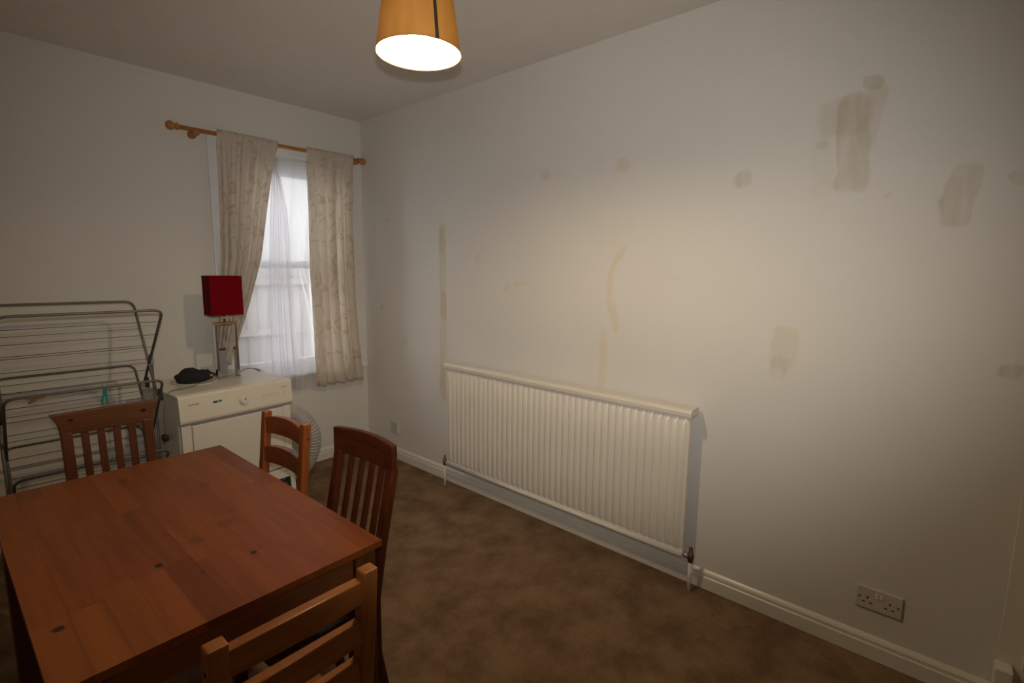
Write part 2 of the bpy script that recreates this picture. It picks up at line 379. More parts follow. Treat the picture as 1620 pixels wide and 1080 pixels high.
# bare shrub with pale stems
bm = NB()
for k in range(9):
    a = random.uniform(-.5, .5); px = 2.55+random.uniform(-.1, .1)
    pts = [(px, Y0+1.2, -.04)]; 
    for s in range(1, 9):
        pts.append((px+a*s*.09+random.uniform(-.02, .02), Y0+1.2+random.uniform(-.03, .03), -.04+s*(.24+.03*k/9)))
    tube(bm, pts, [.014-.0014*i for i in range(9)], 6)
shrub = tag(obj('bare_shrub', bm, mat('pale_bark', (.24, .23, .22), .8)), 'bare pale stemmed shrub in front of the garden fence outside', 'shrub')

# ================================================================== curtains
def cloth_mat(name, col, transl, pattern=False, transp=0.0):
    m, t, b = nt(name); t.nodes.remove(b); tc = N(t, 'ShaderNodeTexCoord')
    df = N(t, 'ShaderNodeBsdfDiffuse'); tl = N(t, 'ShaderNodeBsdfTranslucent'); mx = N(t, 'ShaderNodeMixShader'); mx.inputs[0].default_value = transl
    cs = None
    if pattern:
        mp = N(t, 'ShaderNodeMapping'); mp.inputs['Scale'].default_value = (5, 3.2, 5)
        t.links.new(tc.outputs['UV'], mp.inputs['Vector'])
        no = N(t, 'ShaderNodeTexNoise'); no.inputs['Scale'].default_value = 1.6; no.inputs['Detail'].default_value = 3; no.inputs['Distortion'].default_value = .5
        t.links.new(mp.outputs[0], no.inputs['Vector'])
        s = N(t, 'ShaderNodeMath', operation='SUBTRACT'); s.inputs[1].default_value = .5; t.links.new(no.outputs['Fac'], s.inputs[0])
        a = N(t, 'ShaderNodeMath', operation='ABSOLUTE'); t.links.new(s.outputs[0], a.inputs[0])
        r = N(t, 'ShaderNodeValToRGB'); e = r.color_ramp.elements
        e[0].position = 0; e[0].color = (col[0]*.82, col[1]*.74, col[2]*.68, 1); e[1].position = .030; e[1].color = col+(1,)
        t.links.new(a.outputs[0], r.inputs['Fac']); cs = r.outputs[0]
    else:
        no = N(t, 'ShaderNodeTexNoise'); no.inputs['Scale'].default_value = 30
        t.links.new(tc.outputs['Object'], no.inputs['Vector'])
        r = N(t, 'ShaderNodeValToRGB'); r.color_ramp.elements[0].color = tuple(c*.97 for c in col)+(1,); r.color_ramp.elements[1].color = col+(1,)
        t.links.new(no.outputs['Fac'], r.inputs['Fac']); cs = r.outputs[0]
    t.links.new(cs, df.inputs[0]); t.links.new(cs, tl.inputs[0]); t.links.new(df.outputs[0], mx.inputs[1]); t.links.new(tl.outputs[0], mx.inputs[2])
    out = mx.outputs[0]
    if transp:
        tp = N(t, 'ShaderNodeBsdfTransparent'); m2 = N(t, 'ShaderNodeMixShader'); m2.inputs[0].default_value = transp
        t.links.new(out, m2.inputs[1]); t.links.new(tp.outputs[0], m2.inputs[2]); out = m2.outputs[0]
    t.links.new(out, t.nodes['Material Output'].inputs['Surface']); return m
m_curt = cloth_mat('printed_curtain_cotton', (.82, .76, .68), .5, True)
m_net = cloth_mat('net_voile', (.88, .86, .90), .6, False, .56)
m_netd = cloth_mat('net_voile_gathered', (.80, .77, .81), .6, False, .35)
def interp(tab, z):
    tab = sorted(tab)
    if z <= tab[0][0]: return tab[0][1]
    for (a, u), (b, v) in zip(tab, tab[1:]):
        if z <= b: return u+(v-u)*(z-a)/(b-a)
    return tab[-1][1]
def hanging(name, left, right, ztop, zbot, yc, nf, amp, m, parent, solid=.0012, nu=120, nv=60, header=False, seed=0, hemwave=0.0, tip=0):
    bm = NB(); rnd = random.Random(seed); ph = [rnd.uniform(0, 6.28) for _ in range(6)]
    uvl = bm.loops.layers.uv.new('UVMap')
    wtot = max(interp(right, z)-interp(left, z) for z in (zbot, ztop))
    uv = {}
    def fn(u, v):
        z = ztop+(zbot-ztop)*v
        z -= tip*u*(v > .6)*(v-.6)/.4
        xl, xr = interp(left, z), interp(right, z)
        s = u+.018*math.sin(2*PI*u*3+ph[0])
        drift = .25*math.sin(3*v+ph[1])
        A = amp*(.45+.55*min(1, v*2.5))
        w = math.sin(2*PI*nf*s+drift)+.45*math.sin(2*PI*nf*.53*s+ph[2]+v*1.2)+.25*math.sin(2*PI*nf*1.9*s+ph[3]-v)
        x = xl+(xr-xl)*s if 0 < u < 1 else (xl if u == 0 else xr)
        x += .004*math.sin(2*PI*nf*s*2+ph[4])*(0 < u < 1)
        y = yc+A*w
        if header and v < .045:
            zz = v/.045
            y = yc-.014+.003*math.sin(2*PI*nf*2.6*u+ph[5])*(.4+.6*zz)
            z += .002*math.sin(2*PI*nf*3.1*u+ph[2])*(1-zz)
        z += hemwave*math.sin(2*PI*nf*s+1)*(v > .97)
        co = Vector((x, y, z)); uv[(round(u*nu), round(v*nv))] = (u*wtot*1.6, z); return co
    vs = grid(bm, fn, nu, nv)
    idx = {}
    for i, row in enumerate(vs):
        for j, v in enumerate(row): idx[v] = uv[(i, j)]
    for f in bm.faces:
        for l in f.loops: l[uvl].uv = idx[l.vert]
    return obj(name, bm, m, parent, solid=solid)
ROD_Y, ROD_Z = Y0-.09, 2.312
rod = thing('curtain_pole', 'varnished pine curtain pole with turned ball finials above the window', 'curtain pole', (0, 0, 0))
bm = NB(); tube(bm, [(1.015, ROD_Y, ROD_Z), (2.215, ROD_Y, ROD_Z)], .0125, 16); obj('pole', bm, m_pole, rod)
for x, s in ((1.015, -1), (2.215, 1)):
    bm = NB(); mt = Matrix.Translation((x, ROD_Y, ROD_Z)) @ Matrix.Rotation(s*PI/2, 4, 'Y')
    lathe(bm, [(.015, -.006), (.020, -.004), (.020, .006), (.013, .009), (.013, .013), (.019, .019), (.0255, .029), (.0265, .037), (.023, .049), (.013, .057), (.003, .060)], 24, mtx=mt)
    obj('finial', bm, m_pole, rod)
for x in (1.115, 2.19):
    bm = NB(); mt = Matrix.Translation((x, Y0, ROD_Z-.014)) @ Matrix.Rotation(PI/2, 4, 'X')
    lathe(bm, [(.024, 0), (.024, .008), (.014, .014), (.0125, .055), (.017, .068), (.019, .085), (.017, .102), (.008, .108)], 20, mtx=mt)
    obj('bracket', bm, m_pole, rod)
HD = [(2.36, 0)]
cl = thing('curtain', 'beige branch-print curtain swept to the left behind the red table lamp', 'curtain', group=None)
Lr = [(2.335, 1.600), (2.277, 1.590), (2.154, 1.560), (1.853, 1.498), (1.554, 1.444), (1.293, 1.364), (1.111, 1.301), (.876, 1.215), (.8, 1.20)]
Ll = [(2.335, 1.222), (1.828, 1.213), (1.548, 1.202), (.937, 1.135), (.8, 1.12)]
hanging('fabric', Ll, Lr, 2.338, .862, ROD_Y-.004, 6, .016, m_curt, cl, header=True, seed=3)
cr = thing('curtain', 'beige branch-print curtain hanging straight at the right of the window', 'curtain')
Rl = [(2.335, 1.797), (1.881, 1.804), (1.481, 1.797), (1.073, 1.807), (.60, 1.806)]
Rr = [(2.335, 2.157), (1.701, 2.148), (1.267, 2.150), (.929, 2.170), (.60, 2.200)]
hanging('fabric', Rl, Rr, 2.338, .612, ROD_Y-.004, 5, .018, m_curt, cr, header=True, seed=8, hemwave=.004, tip=.0)
net = thing('net_curtain', 'sheer white net curtain gathered in the middle of the window', 'curtain')
bm = NB(); tube(bm, [(WX0+.003, Y0-.010, 2.226), (WX1-.003, Y0-.010, 2.226)], .003, 8); obj('wire', bm, m_whitepl, net)
hanging('voile', [(2.24, 1.30), (.6, 1.16)], [(2.24, 2.05), (.6, 1.86)], 2.236, .605, Y0-.052, 6, .006, m_net, net, solid=0, seed=5, nv=40)
hanging('gathered_voile', [(2.24, 1.578), (1.87, 1.54), (1.46, 1.515), (.885, 1.50), (.6, 1.50)], [(2.24, 1.600), (1.87, 1.660), (1.479, 1.665), (.908, 1.680), (.6, 1.70)], 2.236, .608, Y0-.064, 4, .006, m_netd, net, solid=0, seed=6, nv=40)

# ================================================================== radiator
rad = thing('radiator', 'long white ribbed panel radiator on the right wall', 'radiator', (0, 0, 0))
RX, RY0, RY1, RZ0, RZ1 = X0-.10, .858, 2.535, .158, .868
NFL = 40; pitch = (RY1-RY0-.03)/NFL
bm = NB()
ny = NFL*14; zs = [RZ0+.002, RZ0+.012, RZ0+.020, RZ0+.030, RZ0+.040, RZ0+.055, .40, .62, RZ1-.06, RZ1-.045, RZ1-.032, RZ1-.02]
def radx(y, z):
    u = ((y-RY0-.015)/pitch) % 1.0
    groove = max(0, 1-abs(u-.0)/.20, 1-abs(u-1.0)/.20)
    groove = groove*groove*(3-2*groove)
    prof = max(0.0, math.sin(PI*u))**.45
    if y < RY0+.016 or y > RY1-.016: prof = .35
    k = 1.0
    zz = RZ0+.030+.012*(1-abs(2*u-1))*0
    if z < RZ0+.050: k = max(0, (z-(RZ0+.026))/.022)
    if z > RZ1-.062: k = max(0, ((RZ1-.034)-z)/.026)
    k = min(1, k)
    base = RX+.016
    roll = 0
    if z < RZ0+.03: return RX-.004+abs(z-(RZ0+.014))*.35
    return base-.0165*prof*k
rows = []
for z in zs:
    rows.append([bm.verts.new((radx(RY0+(RY1-RY0)*i/ny, z), RY0+(RY1-RY0)*i/ny, z)) for i in range(ny+1)])
for a, b in zip(rows, rows[1:]):
    for i in range(ny):
        f = bm.faces.new((a[i], b[i], b[i+1], a[i+1])); f.smooth = True
o = obj('front_panel', bm, m_rad, rad, solid=.0)
bm = NB(); box(bm, RX+.0185, RX+.0245, RY0, RY1, RZ0, RZ1-.02); box(bm, RX+.058, RX+.066, RY0+.01, RY1-.01, RZ0+.005, RZ1-.03)
obj('back_panel', bm, m_rad, rad, .002)
bm = NB()
for y in (RY0, RY1-.004): box(bm, RX+.0105, RX+.0184, y, y+.004, RZ0+.022, RZ1-.028)
obj('side_seam', bm, m_rad, rad)
bm = NB(); tube(bm, [(RX+.006, RY0+.002, RZ0+.014), (RX+.006, RY1-.002, RZ0+.014)], .0125, 14); obj('bottom_rail', bm, m_rad, rad)
bm = NB()
prism(bm, [(RX-.010, RZ1-.026), (RX-.012, RZ1-.006), (RX-.007, RZ1+.004), (RX+.004, RZ1+.008), (RX+.073, RZ1+.008), (RX+.073, RZ1-.026)], RY0-.004, RY1+.004, 1)
obj('top_grille', bm, m_rad, rad, .002)
bm = NB(); box(bm, RX+.0250, RX+.0565, RY0+.02, RY1-.02, RZ0+.02, RZ1-.035); obj('convector_fins', bm, mat('fin_steel', (.45, .43, .40), .6), rad)
bm = NB(); prism(bm, [(RX-.0125, RZ1-.027), (RX-.0145, RZ1-.005), (RX-.008, RZ1+.006), (RX+.004, RZ1+.0105), (RX+.075, RZ1+.0105), (RX+.075, RZ1-.027)], RY0-.012, RY0-.003, 1)
obj('end_cap', bm, m_whitepl, rad, .002)
for y in (RY0+.25, RY1-.25):
    bm = NB(); box(bm, RX+.066, X0, y-.03, y+.03, .25, .75); obj('wall_bracket', bm, m_rad, rad)
def valve(y, s, knob):
    v = None
    bm = NB(); tube(bm, [(RX+.012, y+s*.034, RZ0+.018), (RX+.012, y+s*.004, RZ0+.018)], .009, 12); tube(bm, [(RX+.012, y+s*.028, RZ0+.018), (RX+.012, y+s*.014, RZ0+.018)], .013, 6)
    obj('union_nut', bm, m_chrome, rad)
    bm = NB(); lathe(bm, [(.010, -.028), (.012, -.024), (.012, -.012), (.0145, -.010), (.0145, .010), (.011, .013), (.011, .022), (knob, .024), (knob, .042), (.006, .046)], 16, c=(RX+.012, y, RZ0+.018))
    obj('valve', bm, m_brass, rad, label='dark tarnished valve')
    bm = NB(); tube(bm, [(RX+.012, y, RZ0-.009), (RX+.012, y, -.004)], .0085, 12); obj('supply_pipe', bm, m_pipe, rad)
valve(RY0-.040, 1, .009); valve(RY1+.022, -1, .007)

# ================================================================== sockets
ds = thing('double_wall_socket', 'cream double wall socket low on the right wall, right of the radiator', 'socket', (X0, .187, .198))
bm = NB(); box(bm, -.010, 0, -.146, 0, 0, .086); obj('face_plate', bm, m_socket, ds, .003)
for yc in (-.038, -.108):
    for dy, dz, a, b in ((0, .046, .0026, .0045), (.0115, .026, .0045, .0024), (-.0115, .026, .0045, .0024)):
        bm = NB(); box(bm, -.0106, -.0098, yc+dy-a, yc+dy+a, dz-b, dz+b); obj('pin_slot', bm, m_hole, ds)
for yc in (-.066, -.080):
    bm = NB(); prism(bm, [(-.0095, .052), (-.0135, .054), (-.0118, .062), (-.0125, .070), (-.0095, .072)], yc-.0055, yc+.0055, 1); obj('rocker_switch', bm, m_whitepl, ds, .0006)
for yc in (-.012, -.134):
    bm = NB(); lathe(bm, [(.0035, 0), (.0035, .001), (.002, .0014)], 12, mtx=Matrix.Translation((-.0100, yc, .043)) @ Matrix.Rotation(-PI/2, 4, 'Y')); obj('screw', bm, m_hole if yc > -.05 else m_hole, ds)
ss = thing('blank_wall_socket', 'small square blank plate low on the wall, left of the radiator', 'socket', (X0, 3.292, .209))
bm = NB(); box(bm, -.014, 0, -.086, 0, 0, .086); obj('back_box', bm, m_socket, ss, .002)
bm = NB(); box(bm, -.019, -.0142, -.084, -.002, .002, .084); obj('face_plate', bm, m_plate, ss, .002)

# ================================================================== pendant lamp
LX, LY, LZ = .985, 1.242, 2.111
pen = thing('pendant_lamp', 'lit tapered amber fabric pendant lampshade hanging from the ceiling', 'lamp', (LX, LY, 0))
m_sh, t, b = nt('amber_shade_fabric'); t.nodes.remove(b)
tc = N(t, 'ShaderNodeTexCoord'); mp = N(t, 'ShaderNodeMapping'); mp.inputs['Scale'].default_value = (60, 60, 12)
no = N(t, 'ShaderNodeTexNoise'); no.inputs['Scale'].default_value = 1; no.inputs['Detail'].default_value = 4
t.links.new(tc.outputs['Object'], mp.inputs[0]); t.links.new(mp.outputs[0], no.inputs['Vector'])
rr = N(t, 'ShaderNodeValToRGB'); rr.color_ramp.elements[0].color = (.34, .165, .038, 1); rr.color_ramp.elements[1].color = (.46, .25, .075, 1)
t.links.new(no.outputs['Fac'], rr.inputs[0])
df = N(t, 'ShaderNodeBsdfDiffuse'); tl = N(t, 'ShaderNodeBsdfTranslucent'); mx = N(t, 'ShaderNodeMixShader'); mx.inputs[0].default_value = .070
t.links.new(rr.outputs[0], df.inputs[0]); t.links.new(rr.outputs[0], tl.inputs[0]); t.links.new(df.outputs[0], mx.inputs[1]); t.links.new(tl.outputs[0], mx.inputs[2])
t.links.new(mx.outputs[0], t.nodes['Material Output'].inputs['Surface'])
m_shin = cloth_mat('white_shade_lining', (.85, .80, .70), .15)
RB, RT, SH = .122, .083, .255
bm = NB(); lathe(bm, [(RB, LZ), (RB-(RB-RT)*.5, LZ+SH*.5), (RT, LZ+SH)], 64, capb=False, capt=False); obj('lamp_shade', bm, m_sh, pen, solid=0)
bm = NB(); lathe(bm, [(RB-.0015, LZ+.001), (RB-.0015-(RB-RT)*.5, LZ+SH*.5), (RT-.0015, LZ+SH-.001)], 64, capb=False, capt=False); obj('shade_lining', bm, m_shin, pen)
for r_, z_ in ((RB, LZ), (RT, LZ+SH)):
    bm = NB(); tube(bm, [(r_*math.cos(a*PI/32), r_*math.sin(a*PI/32), z_) for a in range(64)], .0016, 6, closed=True)
    obj('shade_ring', bm, mat('shade_trim', (.35, .14, .04), .6) if z_ == LZ else m_steel, pen)
az = math.radians(-104.5)
bm = NB(); w = .043
def sv(u, v):
    a = az+(u-.5)*w*2.0; r_ = RB+(RT-RB)*v+.0012
    return Vector((r_*math.cos(a), r_*math.sin(a), LZ+SH*v))
grid(bm, sv, 3, 6); obj('shade_seam', bm, mat('dark_seam_tape', (.035, .018, .010), .8), pen, solid=.0008, label='dark vertical seam strip')
bm = NB(); lathe(bm, [(.004, 2.262), (.020, 2.256), (.022, 2.200), (.016, 2.186)], 20); obj('lamp_holder', bm, m_whitepl, pen)
bm = NB()
for k in range(3):
    a = k*2*PI/3; tube(bm, [(.02*math.cos(a), .02*math.sin(a), 2.262), ((RT-.001)*math.cos(a), (RT-.001)*math.sin(a), LZ+SH-.002)], .0012, 6)
obj('spider_fitting', bm, m_steel, pen)
bm = NB(); tube(bm, [(0, 0, 2.27), (0, 0, H-.028)], .0032, 8); obj('cable', bm, m_whitepl, pen)
bm = NB(); lathe(bm, [(.006, H-.032), (.034, H-.024), (.040, H-.008), (.040, H)], 24); obj('ceiling_rose', bm, m_whitepl, pen)
m_bulb, t, b = nt('lit_bulb'); b.inputs['Emission Color'].default_value = BULB_COL+(1,); b.inputs['Emission Strength'].default_value = BULB
bm = NB(); prof = []
for k in range(13):
    a = PI*k/12; prof.append((max(.001, .030*math.sin(a)), -.030*math.cos(a)*1.15+2.150))
lathe(bm, prof, 24); obj('bulb', bm, m_bulb, pen)

# ================================================================== table
TXC, TYC, TW, TL, TH = .402, 1.757, .713, 1.186, .722
table = thing('dining_table', 'reddish-brown pine dining table with a glued stave top', 'table', (TXC, TYC, 0), math.radians(1.2))
KN = []
for (wx, wy, rx, ry, st) in ((.301, 1.492, .011, .014, .95), (.489, 1.371, .010, .012, .95), (.088, 1.378, .013, .013, .9), (.365, 1.377, .006, .007, .8), (.407, 1.555, .022, .028, .30), (.381, 2.20, .02, .03, .35), (.56, 1.95, .02, .03, .35), (.50, 1.60, .025, .035, .3)):
    KN.append((wx-TXC, wy-TYC, TH, rx, ry, .05, st))
m_stave = wood('red_stained_pine_top', (.165, .041, .008), (.250, .068, .013), 1, .42, True, KN)
m_tabley = wood('red_stained_pine_y', (.13, .045, .015), (.22, .080, .026), 1, .4)
m_tablex = wood('red_stained_pine_x', (.13, .045, .015), (.22, .080, .026), 0, .4)
m_tablez = wood('red_stained_pine_z', (.075, .024, .008), (.13, .042, .013), 2, .4)
nst = 11; sw = TW/nst; g = .00012; rs = random.Random(11)
tones = [(1, 1, 1), (1.10, 1.12, 1.1), (.86, .82, .84), (.93, .9, .92), (1.08, 1.16, 1.1), (1.0, .98, .98), (.72, .64, .80)]
for i in range(nst):
    y = -TL/2; cuts = [y]
    yy = y+rs.uniform(.12, .42)
    while yy < TL/2-.10: cuts.append(yy); yy += rs.uniform(.28, .60)
    cuts.append(TL/2)
    for a, b_ in zip(cuts, cuts[1:]):
        bm = NB(); x0 = -TW/2+i*sw; zt = TH+rs.uniform(-.00010, .00010)
        box(bm, x0+g, x0+sw-g, a+(g if a > -TL/2 else 0), b_-(g if b_ < TL/2 else 0), TH-.019, zt)
        o = obj('stave', bm, m_stave, table); c = rs.choice(tones); o.color = c+(1,)
bm = NB(); xa, ya = TW/2-.035, TL/2-.035
for s in (-1, 1):
    pass
bm.free()
for s in (-1, 1):
    bm = NB(); box(bm, -xa+.045, xa-.045, s*ya-.011, s*ya+.011, TH-.105, TH-.0195); obj('apron', bm, m_tablex, table, .002)
    bm = NB(); box(bm, s*xa-.011, s*xa+.011, -ya+.045, ya-.045, TH-.105, TH-.0195); obj('apron', bm, m_tabley, table, .002)
for sx in (-1, 1):
    for sy in (-1, 1):
        bm = NB(); cx, cy = sx*(xa-.010), sy*(ya-.010)
        box(bm, cx-.031, cx+.031, cy-.031, cy+.031, 0, TH-.0195); obj('leg', bm, m_tablez, table, .004)

# ================================================================== chairs
def rail_curved(bm, x0, x1, y, z0, z1, thick, bow, arch=0, archb=0, n=12, mtx=None, ear=0):
    """horizontal back rail from x0 to x1; bows backwards (-y) in plan and arches up"""
    secs = []
    for i in range(n+1):
        u = i/n; x = x0+(x1-x0)*u; k = 4*u*(1-u)
        yy = y-bow*k; zt = z1+arch*k; zb = z0+archb*k
        secs.append([bm.verts.new(q) for q in ((x, yy-thick/2, zb), (x, yy+thick/2, zb), (x, yy+thick/2, zt), (x, yy-thick/2, zt))])
    if mtx is not None:
        for s in secs:
            for v in s: v.co = mtx @ v.co
    bm.faces.new(secs[0]); bm.faces.new(secs[-1][::-1])
    for a, b in zip(secs, secs[1:]):
        for k in range(4): bm.faces.new((a[k], b[k], b[(k+1) % 4], a[(k+1) % 4]))
def post(bm, x, ylist, w, d):
    """rear post through (y, z) points"""
    rings = []
    for (y, z) in ylist:
        rings.append([bm.verts.new(q) for q in ((x-w/2, y-d/2, z), (x+w/2, y-d/2, z), (x+w/2, y+d/2, z), (x-w/2, y+d/2, z))])
    bm.faces.new(rings[0]); bm.faces.new(rings[-1][::-1])
    for a, b in zip(rings, rings[1:]):
        for k in range(4): bm.faces.new((a[k], b[k], b[(k+1) % 4], a[(k+1) % 4]))
def ladder_chair(label, loc, rz, W, Ht, rails, rh, arch, bow, mx_, mz_, group=None, holes=True, pd=.032, rake=.05, dep=.38):
    """front of the chair is +y; the post tops are at the origin's y"""
    c = thing('ladder_back_chair', label, 'chair', loc, rz, group)
    for s in (-1, 1):
        bm = NB(); x = s*(W/2-.017)
        post(bm, x, [(-.02, 0), (rake, .25), (rake, .44), (rake*.45, Ht*.75), (0, Ht)], .034, pd)
        p = obj('rear_leg', bm, mz_, c, .004)
        if holes:
            for z in (rails[0]-rh*.55,):
                bm = NB(); lathe(bm, [(.0045, 0), (.0045, .0012)], 12, mtx=Matrix.Translation((s*W/2, .002, z)) @ Matrix.Rotation(s*PI/2, 4, 'Y')); obj('screw_hole', bm, m_hole, p)
        bm = NB(); xf = s*(W/2+.012-.017); box(bm, xf-.018, xf+.018, dep-.040, dep-.005, 0, .425); obj('front_leg', bm, mz_, c, .004)
        bm = NB(); box(bm, s*(W/2-.012)-.009, s*(W/2-.012)+.009, rake+.016, dep-.040, .375, .425); obj('side_rail', bm, mx_, c, .002)
        bm = NB(); box(bm, s*(W/2-.012)-.008, s*(W/2-.012)+.008, rake*.8+.016, dep-.040, .19, .215); obj('stretcher', bm, mx_, c, .002)
    for zt in rails:
        zc = zt-rh/2; yr = (0 if zc > Ht else rake*.45*(Ht-zc)/(Ht*.25)) if zc > Ht*.75 else rake*.45+rake*.55*(Ht*.75-zc)/(Ht*.75-.44)
        bm = NB(); rail_curved(bm, -W/2+.030, W/2-.030, yr, zt-rh, zt, .024, bow, arch, arch*.3)
        obj('back_rail', bm, mx_, c, .003)
    bm = NB(); box(bm, -W/2+.034, W/2-.034, dep-.033, dep-.012, .375, .425); obj('front_rail', bm, mx_, c, .002)
    bm = NB()
    prism(bm, [(-W/2+.036, rake+.018-.03), (W/2-.036, rake+.018-.03), (W/2-.036, rake+.020), (W/2+.018, rake+.020), (W/2+.022, dep), (-W/2-.022, dep), (-W/2-.018, rake+.020), (-W/2+.036, rake+.020)], .4255, .443, 2)
    obj('seat', bm, mx_, c, .004)
    return c
px_d, px_l = (.21, .070, .016), (.36, .130, .031)
pine_x = wood('honey_pine_x', px_d, px_l, 0, .33); pine_z = wood('honey_pine_z', px_d, px_l, 2, .36)
red_x = wood('orange_pine_x', (.15, .036, .009), (.25, .065, .016), 0, .35); red_z = wood('orange_pine_z', (.17, .044, .011), (.28, .078, .019), 2, .35)
ladder_chair('honey pine ladder-back chair in the foreground, tucked under the near end of the table',
             (.384, .856, 0), math.radians(.9), .321, .882, (.862, .766, .672), .049, .010, .012, pine_x, pine_z)
ladder_chair('small orange-brown ladder-back chair beside the table in front of the tumble dryer',
             (.893, 2.035, 0), math.radians(94.5), .335, .882, (.862, .735, .580), .070, .014, .014, red_x, red_z, dep=.315)

def slat_chair(name, label, loc, rz, W, Ht, crest_h, mcx, mcz, crest_bow, crest_arch, ears=0, rake=.05, taper=0.0, nsl=4, slw=.022, postw=.032, flush=False, knots=None, crest_t=.022, dep=.40):
    c = thing(name, label, 'chair', loc, rz)
    zb = Ht-crest_h
    pw = W/2-postw/2-(.027 if ears else 0)
    for s in (-1, 1):
        bm = NB(); rings = []
        for y, z, dx in ((rake-.045, 0, 0), (rake, .25, 0), (rake, .44, 0), (rake*.6, .62, 0), (-crest_bow*4*(.5-pw/W)*(.5+pw/W), zb+.012, 0)):
            k = (1-taper*(1-z/zb)) if z > .44 else (1-taper*(1-.44/zb))
            x = s*pw*k
            rings.append([bm.verts.new(q) for q in ((x-postw/2, y-.013, z), (x+postw/2, y-.013, z), (x+postw/2, y+.013, z), (x-postw/2, y+.013, z))])
        bm.faces.new(rings[0]); bm.faces.new(rings[-1][::-1])
        for a, b in zip(rings, rings[1:]):
            for k in range(4): bm.faces.new((a[k], b[k], b[(k+1) % 4], a[(k+1) % 4]))
        obj('rear_leg', bm, mcz, c, .004)
        bm = NB(); xf = s*(W/2-.02); box(bm, xf-.018, xf+.018, dep-.035, dep, 0, .43); obj('front_leg', bm, mcz, c, .004)
        bm = NB(); box(bm, s*(W/2-.045)-.009, s*(W/2-.045)+.009, rake+.014, dep-.035, .37, .43); obj('side_rail', bm, mcx, c, .002)
    # crest rail
    bm = NB()
    if ears:
        n = 14; secs = []
        prof = [(0, 0), (.002, .35), (.008, .6), (ears, 1.0)]
        def half(zr):
            for (a, u), (b, v) in zip([(p[1], p[0]) for p in prof], [(p[1], p[0]) for p in prof][1:]):
                if zr <= b: return u+(v-u)*(zr-a)/(b-a)
            return ears
        rows = []
        for j in range(6):
            zr = j/5; hw = W/2-ears+half(zr)
            row = []
            for i in range(n+1):
                u = i/n; k = 4*u*(1-u); x = -hw+2*hw*u
                row.append((x, -crest_bow*k, zb+crest_h*zr+crest_arch*k*zr))
            rows.append(row)
        fr = [[bm.verts.new((x, y+crest_t/2, z)) for x, y, z in row] for row in rows]; bk = [[bm.verts.new((x, y-crest_t/2, z)) for x, y, z in row] for row in rows]
        for j in range(5):
            for i in range(n):
                bm.faces.new((fr[j][i], fr[j][i+1], fr[j+1][i+1], fr[j+1][i])); bm.faces.new((bk[j][i+1], bk[j][i], bk[j+1][i], bk[j+1][i+1]))
            bm.faces.new((fr[j][0], fr[j+1][0], bk[j+1][0], bk[j][0])); bm.faces.new((fr[j+1][n], fr[j][n], bk[j][n], bk[j+1][n]))
        for i in range(n):
            bm.faces.new((fr[5][i], fr[5][i+1], bk[5][i+1], bk[5][i])); bm.faces.new((fr[0][i+1], fr[0][i], bk[0][i], bk[0][i+1]))
    else:
        rail_curved(bm, -W/2, W/2, 0, zb, Ht, crest_t, crest_bow, crest_arch, 0, 16)
    cm = knots or mcx
    obj('crest_rail', bm, cm, c, .004)
    inner = pw-postw/2; gap = (2*inner-nsl*slw)/(nsl+1)
    for k in range(nsl):
        xc = -inner+gap*(k+1)+slw*(k+.5); u = (xc+W/2)/W; yb = -crest_bow*4*u*(1-u)
        bm = NB(); rings = []
        for y, z in ((rake+.0, .44), (rake*.6+yb*.6, .62), (yb, zb+.012)):
            kk = 1-taper*(1-z/zb); x = xc*kk
            rings.append([bm.verts.new(q) for q in ((x-slw/2, y-.006, z), (x+slw/2, y-.006, z), (x+slw/2, y+.006, z), (x-slw/2, y+.006, z))])
        bm.faces.new(rings[0]); bm.faces.new(rings[-1][::-1])
        for a, b in zip(rings, rings[1:]):
            for q in range(4): bm.faces.new((a[q], b[q], b[(q+1) % 4], a[(q+1) % 4]))
        obj('back_slat', bm, mcz, c, .002)
    bm = NB(); box(bm, -W/2+.04, W/2-.04, dep-.026, dep-.008, .37, .43); obj('front_rail', bm, mcx, c, .002)
    bm = NB(); box(bm, -pw+postw/2, pw-postw/2, rake-.012, rake+.012, .40, .455); obj('lower_back_rail', bm, mcx, c, .002)
    bm = NB(); prism(bm, [(-pw+.01, rake+.015), (pw-.01, rake+.015), (W/2+.004, .06+rake), (W/2+.008, dep+.008), (-W/2-.008, dep+.008), (-W/2-.004, .06+rake)], .4305, .450, 2)
    obj('seat', bm, mcx, c, .004)
    return c
d1, d2 = (.040, .009, .003), (.085, .021, .006)
mah_x = wood('mahogany_x', d1, d2, 0, .22); mah_z = wood('mahogany_z', d1, d2, 2, .25)
slat_chair('mahogany_slat_chair', 'dark glossy mahogany slat-back chair at the right side of the table',
           (.900, 1.462, 0), math.radians(93.5), .328, .935, .092, mah_x, mah_z, .018, .006, 0, .075, .10, slw=.022, postw=.036)
KC = [(-.115, .012, .900, .010, .05, .0065, .95), (.118, .012, .893, .013, .05, .009, .95)]
br_x = wood('brown_pine_x', (.075, .026, .009), (.135, .050, .016), 0, .4); br_z = wood('brown_pine_z', (.072, .019, .006), (.13, .035, .011), 2, .4)
br_k = wood('brown_pine_knotty', (.075, .026, .009), (.135, .050, .016), 0, .4, False, [(-k[0], k[1], k[2])+k[3:] for k in KC])
slat_chair('knotty_slat_chair', 'brown pine slat-back chair with knotty crest rail at the far end of the table',
           (.398, 2.535, 0), math.radians(180), .352, .930, .088, br_x, br_z, .006, 0, .026, .04, .03, slw=.024, postw=.035, knots=br_k, dep=.315)

